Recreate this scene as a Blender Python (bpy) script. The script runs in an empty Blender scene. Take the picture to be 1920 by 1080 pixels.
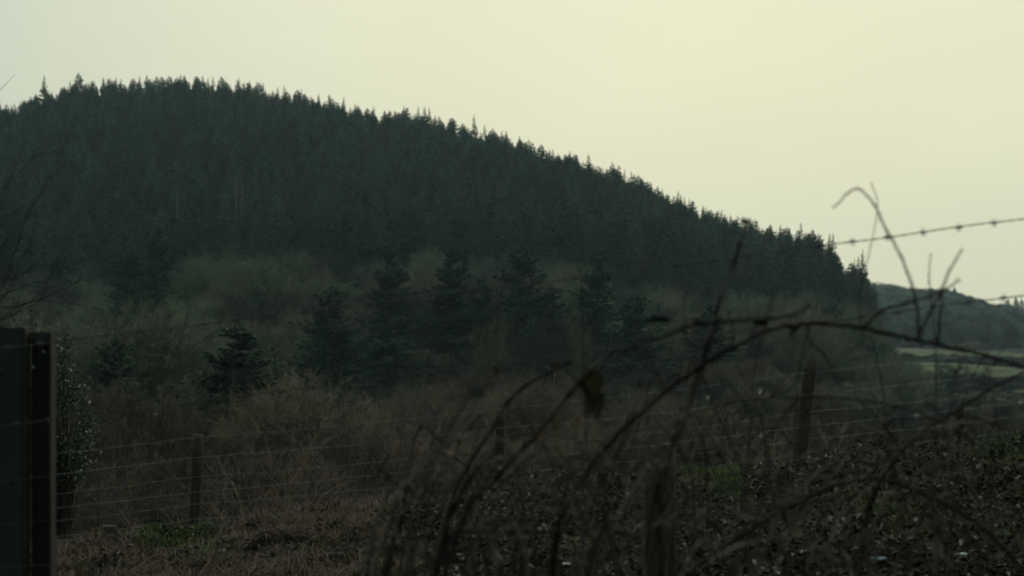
import bpy, math, random
import numpy as np
from mathutils import Vector, Matrix, noise

random.seed(7); rng = np.random.default_rng(7)
S = bpy.context.scene
COL = S.collection
R = math.radians
F = 2667.0                                   # focal length in photo pixels (50 mm on 36 mm, 1920 px wide)
HOR = 640.0                                  # the eye-level line of the photo

# ------------------------------------------------------------------ camera
cam_d = bpy.data.cameras.new('camera'); cam = bpy.data.objects.new('camera', cam_d); COL.objects.link(cam)
cam.location = (0, 0, 0); cam.rotation_euler = (R(90), 0, 0)
cam_d.sensor_width = 36; cam_d.lens = 50.0; cam_d.shift_y = 100.0/1920.0
cam_d.clip_start = 0.1; cam_d.clip_end = 12000
cam_d.dof.use_dof = True; cam_d.dof.focus_distance = 19.0; cam_d.dof.aperture_fstop = 3.5
cam_d.dof.aperture_blades = 0
S.camera = cam
# ------------------------------------------------------------------ world: overcast evening sky
SUN_EL, SUN_AZ = 28.0, 14.0                  # sun ahead of the camera, a little to the right, behind the cloud
W = bpy.data.worlds.new('World'); S.world = W; W.use_nodes = True
nt = W.node_tree; N = nt.nodes; L = nt.links; N.clear()
out = N.new('ShaderNodeOutputWorld'); bg = N.new('ShaderNodeBackground'); L.new(bg.outputs[0], out.inputs[0])
sky = N.new('ShaderNodeTexSky'); sky.sky_type = 'NISHITA'; sky.sun_disc = False
sky.sun_elevation = R(SUN_EL); sky.sun_rotation = R(SUN_AZ); sky.air_density = 1.5; sky.dust_density = 4
tc = N.new('ShaderNodeTexCoord')
sep = N.new('ShaderNodeSeparateXYZ'); 
# cloud deck: bright and thin ahead, thick and dark overhead and behind
dotn = N.new('ShaderNodeVectorMath'); dotn.operation = 'DOT_PRODUCT'
dotn.inputs[1].default_value = Vector((math.sin(R(9)), math.cos(R(9)), 0.05)).normalized()
nrm = N.new('ShaderNodeVectorMath'); nrm.operation = 'NORMALIZE'
L.new(tc.outputs['Generated'], nrm.inputs[0]); L.new(nrm.outputs[0], sep.inputs[0]); L.new(nrm.outputs[0], dotn.inputs[0])
ramp = N.new('ShaderNodeValToRGB'); L.new(dotn.outputs['Value'], ramp.inputs[0])
e = ramp.color_ramp.elements
e[0].position = 0.0; e[0].color = (0.13, 0.16, 0.155, 1)
e[1].position = 1.0; e[1].color = (0.87, 0.84, 0.58, 1)
k = e.new(0.55); k.color = (0.30, 0.36, 0.345, 1)
k = e.new(0.86); k.color = (0.65, 0.68, 0.53, 1)
k = e.new(0.93); k.color = (0.785, 0.78, 0.575, 1)
k = e.new(0.975); k.color = (0.835, 0.815, 0.575, 1)
mp = N.new('ShaderNodeMapping'); mp.inputs['Scale'].default_value = (2.2, 2.2, 5.5); L.new(nrm.outputs[0], mp.inputs[0])
nz = N.new('ShaderNodeTexNoise'); nz.inputs['Scale'].default_value = 1.3; nz.inputs['Detail'].default_value = 5
nz.inputs['Roughness'].default_value = 0.45; L.new(mp.outputs[0], nz.inputs[0])
mr = N.new('ShaderNodeMapRange'); mr.inputs['From Min'].default_value = 0.3; mr.inputs['From Max'].default_value = 0.7
mr.inputs['To Min'].default_value = 0.93; mr.inputs['To Max'].default_value = 1.01; L.new(nz.outputs[0], mr.inputs[0])
mul = N.new('ShaderNodeVectorMath'); mul.operation = 'SCALE'; L.new(ramp.outputs[0], mul.inputs[0]); L.new(mr.outputs[0], mul.inputs['Scale'])
pz = N.new('ShaderNodeMath'); pz.operation = 'POWER'; pz.use_clamp = True; pz.inputs[1].default_value = 1.6
zc_ = N.new('ShaderNodeMath'); zc_.operation = 'MAXIMUM'; zc_.inputs[1].default_value = 0.0; L.new(sep.outputs[2], zc_.inputs[0]); L.new(zc_.outputs[0], pz.inputs[0])
zen = N.new('ShaderNodeVectorMath'); zen.operation = 'SCALE'; zen.inputs[0].default_value = (0.50, 0.56, 0.50); L.new(pz.outputs[0], zen.inputs['Scale'])
addz = N.new('ShaderNodeVectorMath'); addz.operation = 'ADD'; L.new(mul.outputs[0], addz.inputs[0]); L.new(zen.outputs[0], addz.inputs[1])
sc10 = N.new('ShaderNodeVectorMath'); sc10.operation = 'SCALE'; sc10.inputs['Scale'].default_value = 10.0; L.new(addz.outputs[0], sc10.inputs[0])
mix = N.new('ShaderNodeMix'); mix.data_type = 'RGBA'; mix.inputs[0].default_value = 0.985
L.new(sky.outputs[0], mix.inputs[6]); L.new(sc10.outputs[0], mix.inputs[7])
L.new(mix.outputs[2], bg.inputs[0]); bg.inputs[1].default_value = 0.1
# ------------------------------------------------------------------ sun behind the cloud
sd = bpy.data.lights.new('sun', 'SUN'); sd.energy = 0.5; sd.angle = R(20); sd.color = (1.0, 0.95, 0.82)
sun = bpy.data.objects.new('sun', sd); COL.objects.link(sun)
dirv = Vector((math.sin(R(SUN_AZ))*math.cos(R(SUN_EL)), math.cos(R(SUN_AZ))*math.cos(R(SUN_EL)), math.sin(R(SUN_EL))))
sun.rotation_euler = dirv.to_track_quat('Z', 'Y').to_euler()
# ------------------------------------------------------------------ exposure / render
S.view_settings.view_transform = 'Standard'; S.view_settings.look = 'None'
S.view_settings.exposure = 0.0; S.view_settings.gamma = 1.0
S.cycles.use_denoising = True
S.cycles.max_bounces = 4; S.cycles.diffuse_bounces = 2; S.cycles.glossy_bounces = 2
S.cycles.transparent_max_bounces = 4; S.cycles.volume_bounces = 0
S.cycles.filter_width = 2.0

# ================================================================== helpers
def mat(name, col, col2=None, rough=0.8, scale=3.0, rnd=0.25, spec=0.3, hue=None, bump=0.0, detail=4, coord='Object'):
    """procedural: two colours mixed by noise, plus a value shift per object."""
    m = bpy.data.materials.new(name); m.use_nodes = True
    n = m.node_tree.nodes; l = m.node_tree.links
    b = n['Principled BSDF']; b.inputs['Roughness'].default_value = rough
    b.inputs['Specular IOR Level'].default_value = spec
    t = n.new('ShaderNodeTexCoord'); z = n.new('ShaderNodeTexNoise')
    z.inputs['Scale'].default_value = scale; z.inputs['Detail'].default_value = detail
    l.new(t.outputs[coord], z.inputs[0])
    cr = n.new('ShaderNodeValToRGB'); l.new(z.outputs[0], cr.inputs[0])
    cr.color_ramp.elements[0].position = 0.35; cr.color_ramp.elements[1].position = 0.68
    cr.color_ramp.elements[0].color = (*col, 1); cr.color_ramp.elements[1].color = (*(col2 or col), 1)
    oi = n.new('ShaderNodeObjectInfo')
    hs = n.new('ShaderNodeHueSaturation')
    a = n.new('ShaderNodeMapRange'); l.new(oi.outputs['Random'], a.inputs[0])
    a.inputs['To Min'].default_value = 1-rnd; a.inputs['To Max'].default_value = 1+rnd
    l.new(a.outputs[0], hs.inputs['Value'])
    if hue:
        w = n.new('ShaderNodeTexWhiteNoise'); w.noise_dimensions = '1D'; l.new(oi.outputs['Random'], w.inputs['W'])
        h = n.new('ShaderNodeMapRange'); l.new(w.outputs['Value'], h.inputs[0])
        h.inputs['To Min'].default_value = 0.5-hue; h.inputs['To Max'].default_value = 0.5+hue
        l.new(h.outputs[0], hs.inputs['Hue'])
    l.new(cr.outputs[0], hs.inputs['Color']); l.new(hs.outputs[0], b.inputs['Base Color'])
    if bump:
        bp = n.new('ShaderNodeBump'); bp.inputs['Strength'].default_value = bump; l.new(z.outputs[0], bp.inputs['Height'])
        l.new(bp.outputs[0], b.inputs['Normal'])
    return m

def tag(o, label=None, cat=None, group=None, kind=None):
    if label: o['label'] = label
    if cat: o['category'] = cat
    if group: o['group'] = group
    if kind: o['kind'] = kind
    return o

def empty(name, loc, label, cat, group=None):
    o = bpy.data.objects.new(name, None); o.location = loc; o.empty_display_size = 0.2; COL.objects.link(o)
    return tag(o, label, cat, group)

def link(name, me, parent=None):
    o = bpy.data.objects.new(name, me); COL.objects.link(o)
    if parent: o.parent = parent
    return o

def mesh_np(name, verts, faces, mats, midx=None, smooth=False):
    """verts (n,3); faces (m,k) array with a fixed k, or list of such arrays"""
    me = bpy.data.meshes.new(name)
    if not isinstance(faces, list): faces = [faces]
    faces = [np.asarray(f, dtype=np.int32) for f in faces if len(f)]
    verts = np.asarray(verts, dtype=np.float32)
    me.vertices.add(len(verts)); me.vertices.foreach_set('co', verts.ravel())
    loops = np.concatenate([f.ravel() for f in faces]); tot = np.concatenate([np.full(len(f), f.shape[1]) for f in faces])
    start = np.concatenate([[0], np.cumsum(tot)[:-1]])
    me.loops.add(len(loops)); me.loops.foreach_set('vertex_index', loops)
    me.polygons.add(len(tot)); me.polygons.foreach_set('loop_start', start.astype(np.int32))
    me.polygons.foreach_set('loop_total', tot.astype(np.int32))
    for m in mats: me.materials.append(m)
    if midx is not None: me.polygons.foreach_set('material_index', np.asarray(midx, dtype=np.int32))
    if smooth: me.polygons.foreach_set('use_smooth', np.ones(len(tot), dtype=bool))
    me.update(calc_edges=True); me.validate()
    return me

def prisms(seg, k=3):
    """seg (n,8): p0 p1 r0 r1 -> open k-sided tubes"""
    seg = np.asarray(seg, dtype=np.float64); p0 = seg[:, :3]; p1 = seg[:, 3:6]; r0 = seg[:, 6]; r1 = seg[:, 7]
    d = p1-p0; d /= np.linalg.norm(d, axis=1, keepdims=True)+1e-9
    a = np.where(np.abs(d[:, 2:3]) > 0.9, [[1., 0, 0]], [[0, 0, 1.]])
    u = np.cross(d, a); u /= np.linalg.norm(u, axis=1, keepdims=True)+1e-9; v = np.cross(d, u)
    vs = []
    for p, r in ((p0, r0), (p1, r1)):
        for j in range(k):
            an = 2*math.pi*j/k
            vs.append(p+(u*math.cos(an)+v*math.sin(an))*r[:, None])
    V = np.stack(vs, 1); n = len(seg); base = np.arange(n)[:, None]*2*k
    fs = [base+np.array([[j, (j+1) % k, k+(j+1) % k, k+j]]) for j in range(k)]
    return V.reshape(-1, 3), np.concatenate(fs)

def quads(c, u, v):
    """diamond-ish leaf faces: centre c, half axes u (long), v (wide)"""
    V = np.stack([c-u, c+v*1.0-u*0.1, c+u, c-v*1.0-u*0.1], 1)
    n = len(c); f = np.arange(n)[:, None]*4+np.array([[0, 1, 2, 3]])
    return V.reshape(-1, 3), f

def join(*vf):
    V = []; Fs = []; o = 0; idx = []
    for i, (v, f) in enumerate(vf):
        V.append(v); Fs.append(f+o); o += len(v); idx += [i]*len(f)
    return np.concatenate(V), Fs, idx

def catmull(pts, n=6):
    P = [Vector(p) for p in pts]; P = [P[0]*2-P[1]]+P+[P[-1]*2-P[-2]]; o = []
    for i in range(1, len(P)-2):
        for j in range(n):
            t = j/n; a, b, c, d = P[i-1:i+3]
            o.append(0.5*((2*b)+(c-a)*t+(2*a-5*b+4*c-d)*t*t+(3*b-a-3*c+d)*t**3))
    o.append(P[-2]); return o

def tube(pts, rad, k=6, cap=True):
    """swept tube, pts list of Vector, rad list -> (verts, quads, [cap ngons])"""
    V = []; n = len(pts); ref = Vector((0.13, 0.2, 1)).normalized()
    for i, p in enumerate(pts):
        d = (pts[min(i+1, n-1)]-pts[max(i-1, 0)]).normalized()
        u = d.cross(ref)
        if u.length < 1e-3: u = d.cross(Vector((1, 0, 0)))
        u.normalize(); v = d.cross(u)
        for j in range(k):
            a = 2*math.pi*j/k; V.append(p+(u*math.cos(a)+v*math.sin(a))*rad[i])
    Fq = [[i*k+j, i*k+(j+1) % k, (i+1)*k+(j+1) % k, (i+1)*k+j] for i in range(n-1) for j in range(k)]
    return np.array([tuple(v) for v in V]), np.array(Fq)

def P(px, py, d): return Vector(((px-960)/F*d, d, (HOR-py)/F*d))   # a point of the photo at depth d

# ================================================================== terrain
SKY_X = [-900, -400, 0, 40, 90, 130, 220, 300, 370, 440, 520, 600, 640, 680, 740, 800, 860, 920, 980, 1040, 1100, 1150, 1200, 1250, 1300, 1360, 1440, 1500, 1560, 1600, 1640]
SKY_Y = [420, 280, 196, 188, 168, 154, 148, 144, 142, 150, 161, 174, 186, 207, 216, 214, 232, 246, 264, 282, 302, 320, 342, 368, 380, 394, 416, 434, 460, 482, 525]
TREE_H = 21.0
def lin(x, X, Y): return float(np.interp(x, X, Y))
CR_X = [-600, 0, 105, 360, 500, 640, 800, 940, 1100, 1280, 1500, 1700, 1920, 2400]
CR_Y = [1090, 1062, 1052, 1042, 1018, 992, 962, 936, 920, 902, 886, 866, 838, 810]
def bank(x, d):
    u = 960+F*x/12.5
    zc = (HOR-lin(u, CR_X, CR_Y))/F*12.5
    z = zc-0.055*(12.5-min(d, 12.5))
    if d > 12.5: z -= (d-12.5)*0.02+max(0, d-13.9)*0.12
    return z
def fence_z(x):                              # ground line of the far fence
    u = 960+F*x/14.5
    return (HOR-lin(u, [-600, 370, 938, 1505, 2500], [1120, 1040, 978, 912, 790]))/F*14.5
def ridge_d(u): return lin(u, [-900, 0, 600, 1200, 1640], [640, 600, 560, 480, 400])
def base_d(u): return lin(u, [-900, 0, 900, 1300, 1640], [335, 335, 325, 330, 350])
FAR_X = [1500, 1650, 1710, 1780, 1820, 1850, 1920, 2300]; FAR_Y = [525, 531, 541, 545, 556, 567, 578, 600]
def ground(x, y):
    d = y if y > 0 else 0.0
    r = math.hypot(x, y)
    az = math.atan2(x, max(y, 1e-6)) if y > 0 else math.copysign(1.5707, x)
    azc = max(-0.9, min(0.9, az)); u = 960+F*math.tan(azc); dd = r*math.cos(azc)
    if dd < 15.2:
        z = max(bank(dd*math.tan(azc), dd), -3.5)
    else:
        z0 = min(bank(15.2*math.tan(azc), 15.2), fence_z(15.2*math.tan(azc)))
        z0 = max(z0, -3.5)
        ys = lin(u, SKY_X, SKY_Y); dr = ridge_d(u); db = base_d(u)
        zr = (HOR-ys)/F*dr-TREE_H
        yb = lin(u, [-900, 0, 250, 400, 900, 1150, 1400, 1640], [600, 572, 572, 546, 538, 556, 608, 632])
        zb = (HOR-yb)/F*db
        zr = max(zr, zb+1)
        D = [15.2, 21, 34, 60, 110, 160, 200, 255, db, (db+dr)/2, dr, dr+50, dr+260, dr+700, 6000]
        Z = [z0, -4.0, -6.6, -8.2, -9.6, -9.0, -7.4, 0.25*zb-3, zb, zb+(zr-zb)*0.55, zr, zr-4, min(zr-45, -5), -15, -15]
        zl = lin(dd, D, Z)
        yf = lin(u, FAR_X, FAR_Y); zf = (HOR-yf)/F*1150-9
        D2 = [15.2, 21, 34, 60, 110, 200, 300, 420, 640, 760, 1150, 1300, 6000]
        Z2 = [z0, -4.0, -6.6, -9.2, -11.5, -13, -13.5, -11, -3, 4, zf, zf-4, -10]
        zr2 = lin(dd, D2, Z2)
        u0 = lin(dd, [400, 520], [1600, 1470]); t = min(1, max(0, (u-u0)/90)); t = t*t*(3-2*t)
        z = zl*(1-t)+zr2*t
    if abs(az) > 0.9:
        t = min(1, (abs(az)-0.9)/0.5); z = z*(1-t)+(-2.0)*t
    return z
def bump(x, y, d):
    if d < 16: return 0.13*noise.noise(Vector((x*1.1, y*0.9, 0)))+0.10*noise.noise(Vector((x*3.3, y*2.3, 4)))+.03*noise.noise(Vector((x*8, y*5, 7)))
    return min(1.5, d*0.006)*noise.noise(Vector((x*0.03, y*0.03, 9)))

azs = sorted(set([round(a*0.25, 3) for a in range(-100, 101)]+[-180+i*5 for i in range(0, 31)]+[30+i*5 for i in range(0, 30)]))
rad = list(np.arange(1, 6, 1.0))+list(np.arange(6, 16, 0.25))+list(np.arange(16, 62, 2))+list(np.arange(64, 800, 9))+list(np.arange(820, 2320, 100))
Vt = [(0, 0, ground(0, 0.01))]
for r in rad:
    for a in azs:
        x = r*math.sin(R(a)); y = r*math.cos(R(a)); Vt.append((x, y, ground(x, y)+bump(x, y, r)))
na = len(azs); Ft = []
for i in range(len(rad)-1):
    for j in range(na):
        a = 1+i*na+j; b = 1+i*na+(j+1) % na; Ft.append((a, b, b+na, a+na))
F3 = [(0, 1+(j+1) % na, 1+j) for j in range(na)]
m_ground = mat('moorland_soil', (0.012, 0.012, 0.009), (0.030, 0.026, 0.019), rough=1.0, scale=0.35, rnd=0, spec=.05, bump=0.6, detail=12)
me = mesh_np('terrain', np.array(Vt), [np.array(F3), np.array(Ft)[:, ::-1]], [m_ground], smooth=True)
tag(link('terrain', me), kind='structure')

# ================================================================== conifers
m_needle = mat('spruce_needles', (0.032, 0.058, 0.042), (0.052, 0.088, 0.060), rough=0.75, scale=0.5, rnd=0.5, hue=0.03)
m_needle_mid = mat('fir_needles', (0.011, 0.030, 0.017), (0.032, 0.060, 0.032), rough=0.7, scale=0.9, rnd=0.2, hue=0.015)
m_bark = mat('conifer_bark', (0.035, 0.028, 0.022), (0.07, 0.055, 0.042), rough=0.9, scale=2.5, rnd=0.3)
m_pale = mat('dead_pale_bark', (0.16, 0.16, 0.14), (0.28, 0.27, 0.24), rough=0.85, scale=3, rnd=0.2)

def conifer_parts(H, Lmax, base, spray, step, nb, seed, droop=0.25, shape=0.85, gaps=0.08, tier=0.0, per=1.0):
    g = np.random.default_rng(seed)
    segs = []; C = []; U = []; Vv = []
    lean = g.normal(0, 0.012, 2)
    top = np.array([lean[0]*H, lean[1]*H, H])
    nseg = 7
    for i in range(nseg):
        t0, t1 = i/nseg, (i+1)/nseg; rr = H*0.011
        segs.append([*(top*t0), *(top*t1), rr*(1-t0)**0.8+0.02, rr*(1-t1)**0.8+0.01])
    h = base
    while h < H-0.15:
        t = (h-base)/(H-base)
        Lh = Lmax*((1-t)**shape)*(0.55+0.45*min(1, (t+0.05)/0.12))
        Lh *= 1+tier*math.sin(h*2.2+seed)
        for b in range(nb):
            if g.random() < gaps: continue
            a = g.random()*6.283; Lb = Lh*g.uniform(0.7, 1.15)+0.12
            up = 0.35*t-droop*(1-t)+g.normal(0, 0.07)
            o = np.array([top[0]*h/H, top[1]*h/H, h+g.normal(0, step*0.3)])
            dh = np.array([math.cos(a), math.sin(a), 0])
            if Lb > 0.7 and b % 2 == 0:
                e = o+dh*Lb*0.85+np.array([0, 0, up*Lb*0.85]); segs.append([*o, *e, 0.025+Lb*0.008, 0.008])
            ns = max(3, int(Lb/spray*2.4*per))
            s = (g.random(ns)**0.7)*0.95+0.05
            side = np.array([-dh[1], dh[0], 0])
            off = g.normal(0, 1, ns)*(0.16*Lb*(1-s*0.7)+0.05)
            zz = up*s*Lb+0.18*Lb*s*s*(0.6 if t < .8 else 0)+g.normal(0, spray*0.22, ns)-np.abs(off)*0.15
            c = o+dh[None, :]*(s*Lb)[:, None]+side[None, :]*off[:, None]; c[:, 2] += zz
            sd_ = dh[None, :]*g.uniform(0.3, 1, (ns, 1))+side[None, :]*np.sign(off)[:, None]*g.uniform(0, 0.9, (ns, 1))
            sd_[:, 2] += g.uniform(-0.45, 0.35, ns)
            sd_ /= np.linalg.norm(sd_, axis=1, keepdims=True)
            nn = g.normal(0, 1, (ns, 3)); w = np.cross(sd_, nn); w /= np.linalg.norm(w, axis=1, keepdims=True)
            sz = spray*g.uniform(0.45, 1.1, (ns, 1))*min(1, .4+Lh/2.2)
            C.append(c); U.append(sd_*sz*0.6); Vv.append(w*sz*0.24)
        h += step*g.uniform(0.7, 1.3)
    # leader shoot
    C.append(np.array([top+[0, 0, 0.2], top-[0, 0, 0.3]])); U.append(np.array([[0, 0, .45], [0.05, 0, .5]])); Vv.append(np.array([[.05, 0, 0], [0, .07, 0]]))
    return prisms(segs, 5), quads(np.concatenate(C), np.concatenate(U), np.concatenate(Vv))

def conifer_mesh(name, *a, **k):
    tr, fo = conifer_parts(*a, **k); V, Fs, idx = join(tr, fo)
    return mesh_np(name, V, Fs, [m_bark, m_needle], idx)

hill_meshes = []
for i in range(7):
    g = np.random.default_rng(50+i)
    hill_meshes.append(conifer_mesh('spruce_shape', 21+g.uniform(-1.5, 1.5), g.uniform(3.9, 5.0), g.uniform(3, 6), 0.7, 0.5, 9, 100+i,
                                    droop=g.uniform(0.1, 0.3), shape=[.66, 1.0, .8, 1.1, .72, .95, .6][i], gaps=0.08, per=1.5))
edge_meshes = [conifer_mesh('spruce_edge_shape', 21, 3.4, 8.5, 0.65, 0.5, 9, 200+i, droop=0.15, shape=0.6, per=1.3) for i in range(2)]

# scatter of the plantation
cand = []
rr = random.Random(3)
d = 322.0
while d < 640:
    half = 0.42*d
    x = -half-rr.random()*4
    while x < half:
        xx = x+rr.uniform(-1.6, 1.6); yy = d+rr.uniform(-2.2, 2.2); u = 960+F*xx/yy
        x += 4.7
        if u < -260 or u > 1640: continue
        if yy < base_d(u)+6*noise.noise(Vector((xx*0.05, 3, 0)))+(8 if u > 1500 else 0): continue
        if yy > ridge_d(u)+14: continue
        if noise.noise(Vector((xx*0.012+3, yy*0.012, 1))) > 0.62: continue
        cand.append((xx, yy, u))
    d += 5.0
def tree_scale(x, y):
    return 0.96+0.16*noise.noise(Vector((x*0.02, y*0.02, 7)))+rr.uniform(-0.13, 0.11)
trees = []
for (x, y, u) in cand:
    s = tree_scale(x, y)
    if u > 1560: s *= 0.86
    edge = y < base_d(u)+13
    trees.append((x, y, u, s, edge, y-ridge_d(u)))
inview = [t for t in trees if -20 < t[2] < 1660]
near = sorted(inview, key=lambda t: t[1])[:185]
ns_ = set(map(id, near))
ridge = sorted([t for t in inview if id(t) not in ns_ and -14 < t[5] < 6], key=lambda t: t[1])[:110]
ind = near+ridge; ids = set(map(id, ind)); rest = [t for t in trees if id(t) not in ids]
def zone_label(t):
    u = t[2]
    if id(t) in ns_:
        w = 'left' if u < 500 else ('middle' if u < 1050 else 'right')
        return ('dark spruce with bare lower trunk in the front row of the plantation, %s stretch' % w, 'spruces along the lower edge of the plantation, %s' % w)
    w = 'high left crown' if u < 640 else ('falling middle' if u < 1250 else 'low right end')
    return ('dark pointed spruce standing against the sky on the hill skyline, %s' % w, 'spruces on the skyline, %s' % w)
for t in ind:
    me = rr.choice(edge_meshes) if t[4] and rr.random() < .6 else rr.choice(hill_meshes)
    o = link('spruce_tree', me); o.location = (t[0], t[1], ground(t[0], t[1])-0.3); o.rotation_euler = (0, 0, rr.random()*6.28)
    o.scale = (t[3]*rr.uniform(.9, 1.15),)*2+(t[3],); lb, gp = zone_label(t); tag(o, lb, 'tree', gp)
# a few that stand out of the row
for (px, topy, d, lb) in [(82, 147, 585, 'lone taller spruce rising above its neighbours at the left end of the skyline'),
                          (146, 138, 590, 'thin spindly spruce spire just right of the lone tall skyline spruce'),
                          (890, 222, 522, 'slim spruce spire sticking up halfway down the skyline'),
                          (1618, 478, 398, 'last tall spruce at the right foot of the forest, open sky beside it'),
                          (1272, 364, 470, 'broad dark spruce clump top at the notch in the skyline')]:
    x = (px-960)/F*d; H = (HOR-topy)/F*d-ground(x, d)
    o = link('spruce_tree', hill_meshes[int(px) % 7]); s = H/21.0; o.location = (x, d, ground(x, d)-0.3)
    o.scale = (s*0.9, s*0.9, s); tag(o, lb, 'tree')

def stuff_scatter(name, pts, meshes, label, cat):
    """one object: geometry nodes put a tree on every vertex"""
    pc = bpy.data.collections.new(name+'_shapes')
    for m_ in meshes:
        pc.objects.link(bpy.data.objects.new(name+'_shape', m_))
    me = bpy.data.meshes.new(name); me.from_pydata([p[:3] for p in pts], [], [])
    a = me.attributes.new('size', 'FLOAT', 'POINT'); a.data.foreach_set('value', [p[3] for p in pts])
    a = me.attributes.new('turn', 'FLOAT', 'POINT'); a.data.foreach_set('value', [p[4] for p in pts])
    a = me.attributes.new('which', 'INT', 'POINT'); a.data.foreach_set('value', [p[5] for p in pts])
    o = link(name, me)
    ng = bpy.data.node_groups.new(name, 'GeometryNodeTree')
    ng.interface.new_socket('Geometry', in_out='INPUT', socket_type='NodeSocketGeometry')
    ng.interface.new_socket('Geometry', in_out='OUTPUT', socket_type='NodeSocketGeometry')
    n = ng.nodes; l = ng.links
    gi = n.new('NodeGroupInput'); go = n.new('NodeGroupOutput')
    ci = n.new('GeometryNodeCollectionInfo'); ci.inputs['Collection'].default_value = pc
    ci.inputs['Separate Children'].default_value = True; ci.inputs['Reset Children'].default_value = True
    ip = n.new('GeometryNodeInstanceOnPoints'); ip.inputs['Pick Instance'].default_value = True
    def att(nm, ty):
        q = n.new('GeometryNodeInputNamedAttribute'); q.data_type = ty; q.inputs['Name'].default_value = nm; return q.outputs['Attribute']
    cx = n.new('ShaderNodeCombineXYZ'); l.new(att('turn', 'FLOAT'), cx.inputs[2])
    l.new(gi.outputs[0], ip.inputs['Points']); l.new(ci.outputs[0], ip.inputs['Instance'])
    l.new(att('which', 'INT'), ip.inputs['Instance Index']); l.new(cx.outputs[0], ip.inputs['Rotation'])
    l.new(att('size', 'FLOAT'), ip.inputs['Scale']); l.new(ip.outputs[0], go.inputs[0])
    md = o.modifiers.new('scatter', 'NODES'); md.node_group = ng
    return tag(o, label, cat, kind='stuff')
stuff_scatter('spruce_forest', [(t[0], t[1], ground(t[0], t[1])-0.3, t[3], rr.random()*6.28, rr.randrange(7)) for t in rest],
              hill_meshes, 'dense dark spruce plantation covering the whole hillside behind the front row', 'forest')
print('TREES individual', len(ind), 'rest', len(rest))

# ================================================================== bare broadleaf trees and scrub
def bare_parts(H, Wd, seed, stems=4, lev=(6, 7, 7), twig=0.011, up=0.9, low=0.12, leafy=0.0):
    g = random.Random(seed); segs = []; ends = []
    def grow(p, d, L, r, depth):
        n = 3 if depth < 2 else 2
        pts = [p]; q = p.copy(); dd = d.copy()
        for i in range(n):
            dd = (dd+Vector((g.gauss(0, .2), g.gauss(0, .2), g.gauss(0.06*up, .14)))).normalized()
            q2 = q+dd*(L/n); r1 = max(twig*0.5, r*(1-0.62*(i+1)/n))
            segs.append([*q, *q2, max(twig*.6, r*(1-0.62*i/n)), r1]); q = q2; pts.append(q)
        if depth >= len(lev): ends.append(q); return
        for b in range(lev[depth]):
            t = g.uniform(0.25 if depth else 0.3, 1.0); i = min(n-1, int(t*n)); pp = pts[i].lerp(pts[i+1], t*n-i)
            ax = Vector((g.gauss(0, 1), g.gauss(0, 1), g.gauss(0.25*up, .55))).normalized()
            nd = (dd*0.75+ax*0.85).normalized()
            grow(pp, nd, L*g.uniform(0.42, 0.68), max(twig, r*0.42), depth+1)
    for s in range(stems):
        a = g.random()*6.283; sp = g.uniform(0.15, 0.6)*Wd/H
        d = Vector((math.cos(a)*sp, math.sin(a)*sp, 1)).normalized()
        grow(Vector((math.cos(a)*0.15, math.sin(a)*0.15, -0.2)), d, H*g.uniform(0.5, 0.66), H*0.012+0.02, 0)
    return np.array(segs), ends
def normalise(seg, H):
    z = seg[:, 5]; s = H/np.percentile(z, 99.7); seg = seg.copy(); seg[:, :6] *= s; return seg
BROWN = [((0.125, 0.108, 0.076), (0.205, 0.178, 0.128)),   # straw brown
         ((0.105, 0.078, 0.062), (0.16, 0.12, 0.092)),  # reddish
         ((0.105, 0.120, 0.082), (0.175, 0.195, 0.13)),  # mossy grey-green
         ((0.035, 0.034, 0.028), (0.060, 0.056, 0.044))]   # dark
m_twig = [mat('twigs_'+n_, a, b, rough=0.95, scale=0.7, rnd=0.35, hue=0.01, spec=.1) for n_, (a, b) in zip(['straw', 'reddish', 'mossy', 'dark'], BROWN)]
def dome_parts(H, W, seed, lobes=4, limbs=230, twigs=11, tr=.012, upr=.8):
    g = np.random.default_rng(seed); segs = []
    lob = [(0, 0, H*.62, W*.36, H*.38)]
    for i in range(lobes):
        a = g.random()*6.283; q = g.uniform(.25, .42)*W; lob.append((q*math.cos(a), q*math.sin(a), H*g.uniform(.35, .6), W*g.uniform(.2, .3), H*g.uniform(.22, .38)))
    for i in range(limbs):
        lx, ly, lz, lr, lh = lob[g.integers(len(lob))]
        v = g.normal(0, 1, 3); v[2] = abs(v[2])*1.0-.25; v /= np.linalg.norm(v); f = g.uniform(.7, 1.0)
        tip = np.array([lx+v[0]*lr*f, ly+v[1]*lr*f, max(.3, lz+v[2]*lh*f)])
        a = g.random()*6.283; b0_ = np.array([math.cos(a)*.12*W*.3, math.sin(a)*.12*W*.3, -.1])
        m1 = b0_*.6+tip*.4+np.array([0, 0, .10*H])+g.normal(0, .05*W, 3)*np.array([1, 1, .3]); m1[2] = min(m1[2], tip[2]*.75)
        r0 = .014+.02*H/5*g.random()
        segs += [[*b0_, *m1, r0, r0*.6]]
        m2 = (m1+tip)/2+g.normal(0, .02*W, 3); segs += [[*m1, *m2, r0*.6, r0*.45], [*m2, *tip, min(r0*.45, tr*1.6), tr*.6]]
        for j in range(twigs):
            t = g.uniform(0, 1.0); p = m2*(1-t)+tip*t if j % 3 else m1*(1-t)+m2*t
            d = v*.7+g.normal(0, .5, 3)+np.array([0, 0, upr]); d /= np.linalg.norm(d)
            l_ = H*g.uniform(.03, .11); q = p+d*l_; segs.append([*p, *q, tr, tr*.5])
            d2 = d+g.normal(0, .5, 3); segs.append([*(p+d*l_*.4), *(p+d*l_*.4+d2*l_*.45), tr*.8, tr*.4])
    return np.array(segs)
shrub_seg = [dome_parts(5, 7.0, 300+i, lobes=2+i, limbs=300, twigs=15, tr=.009, upr=.5) for i in range(4)]
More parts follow.
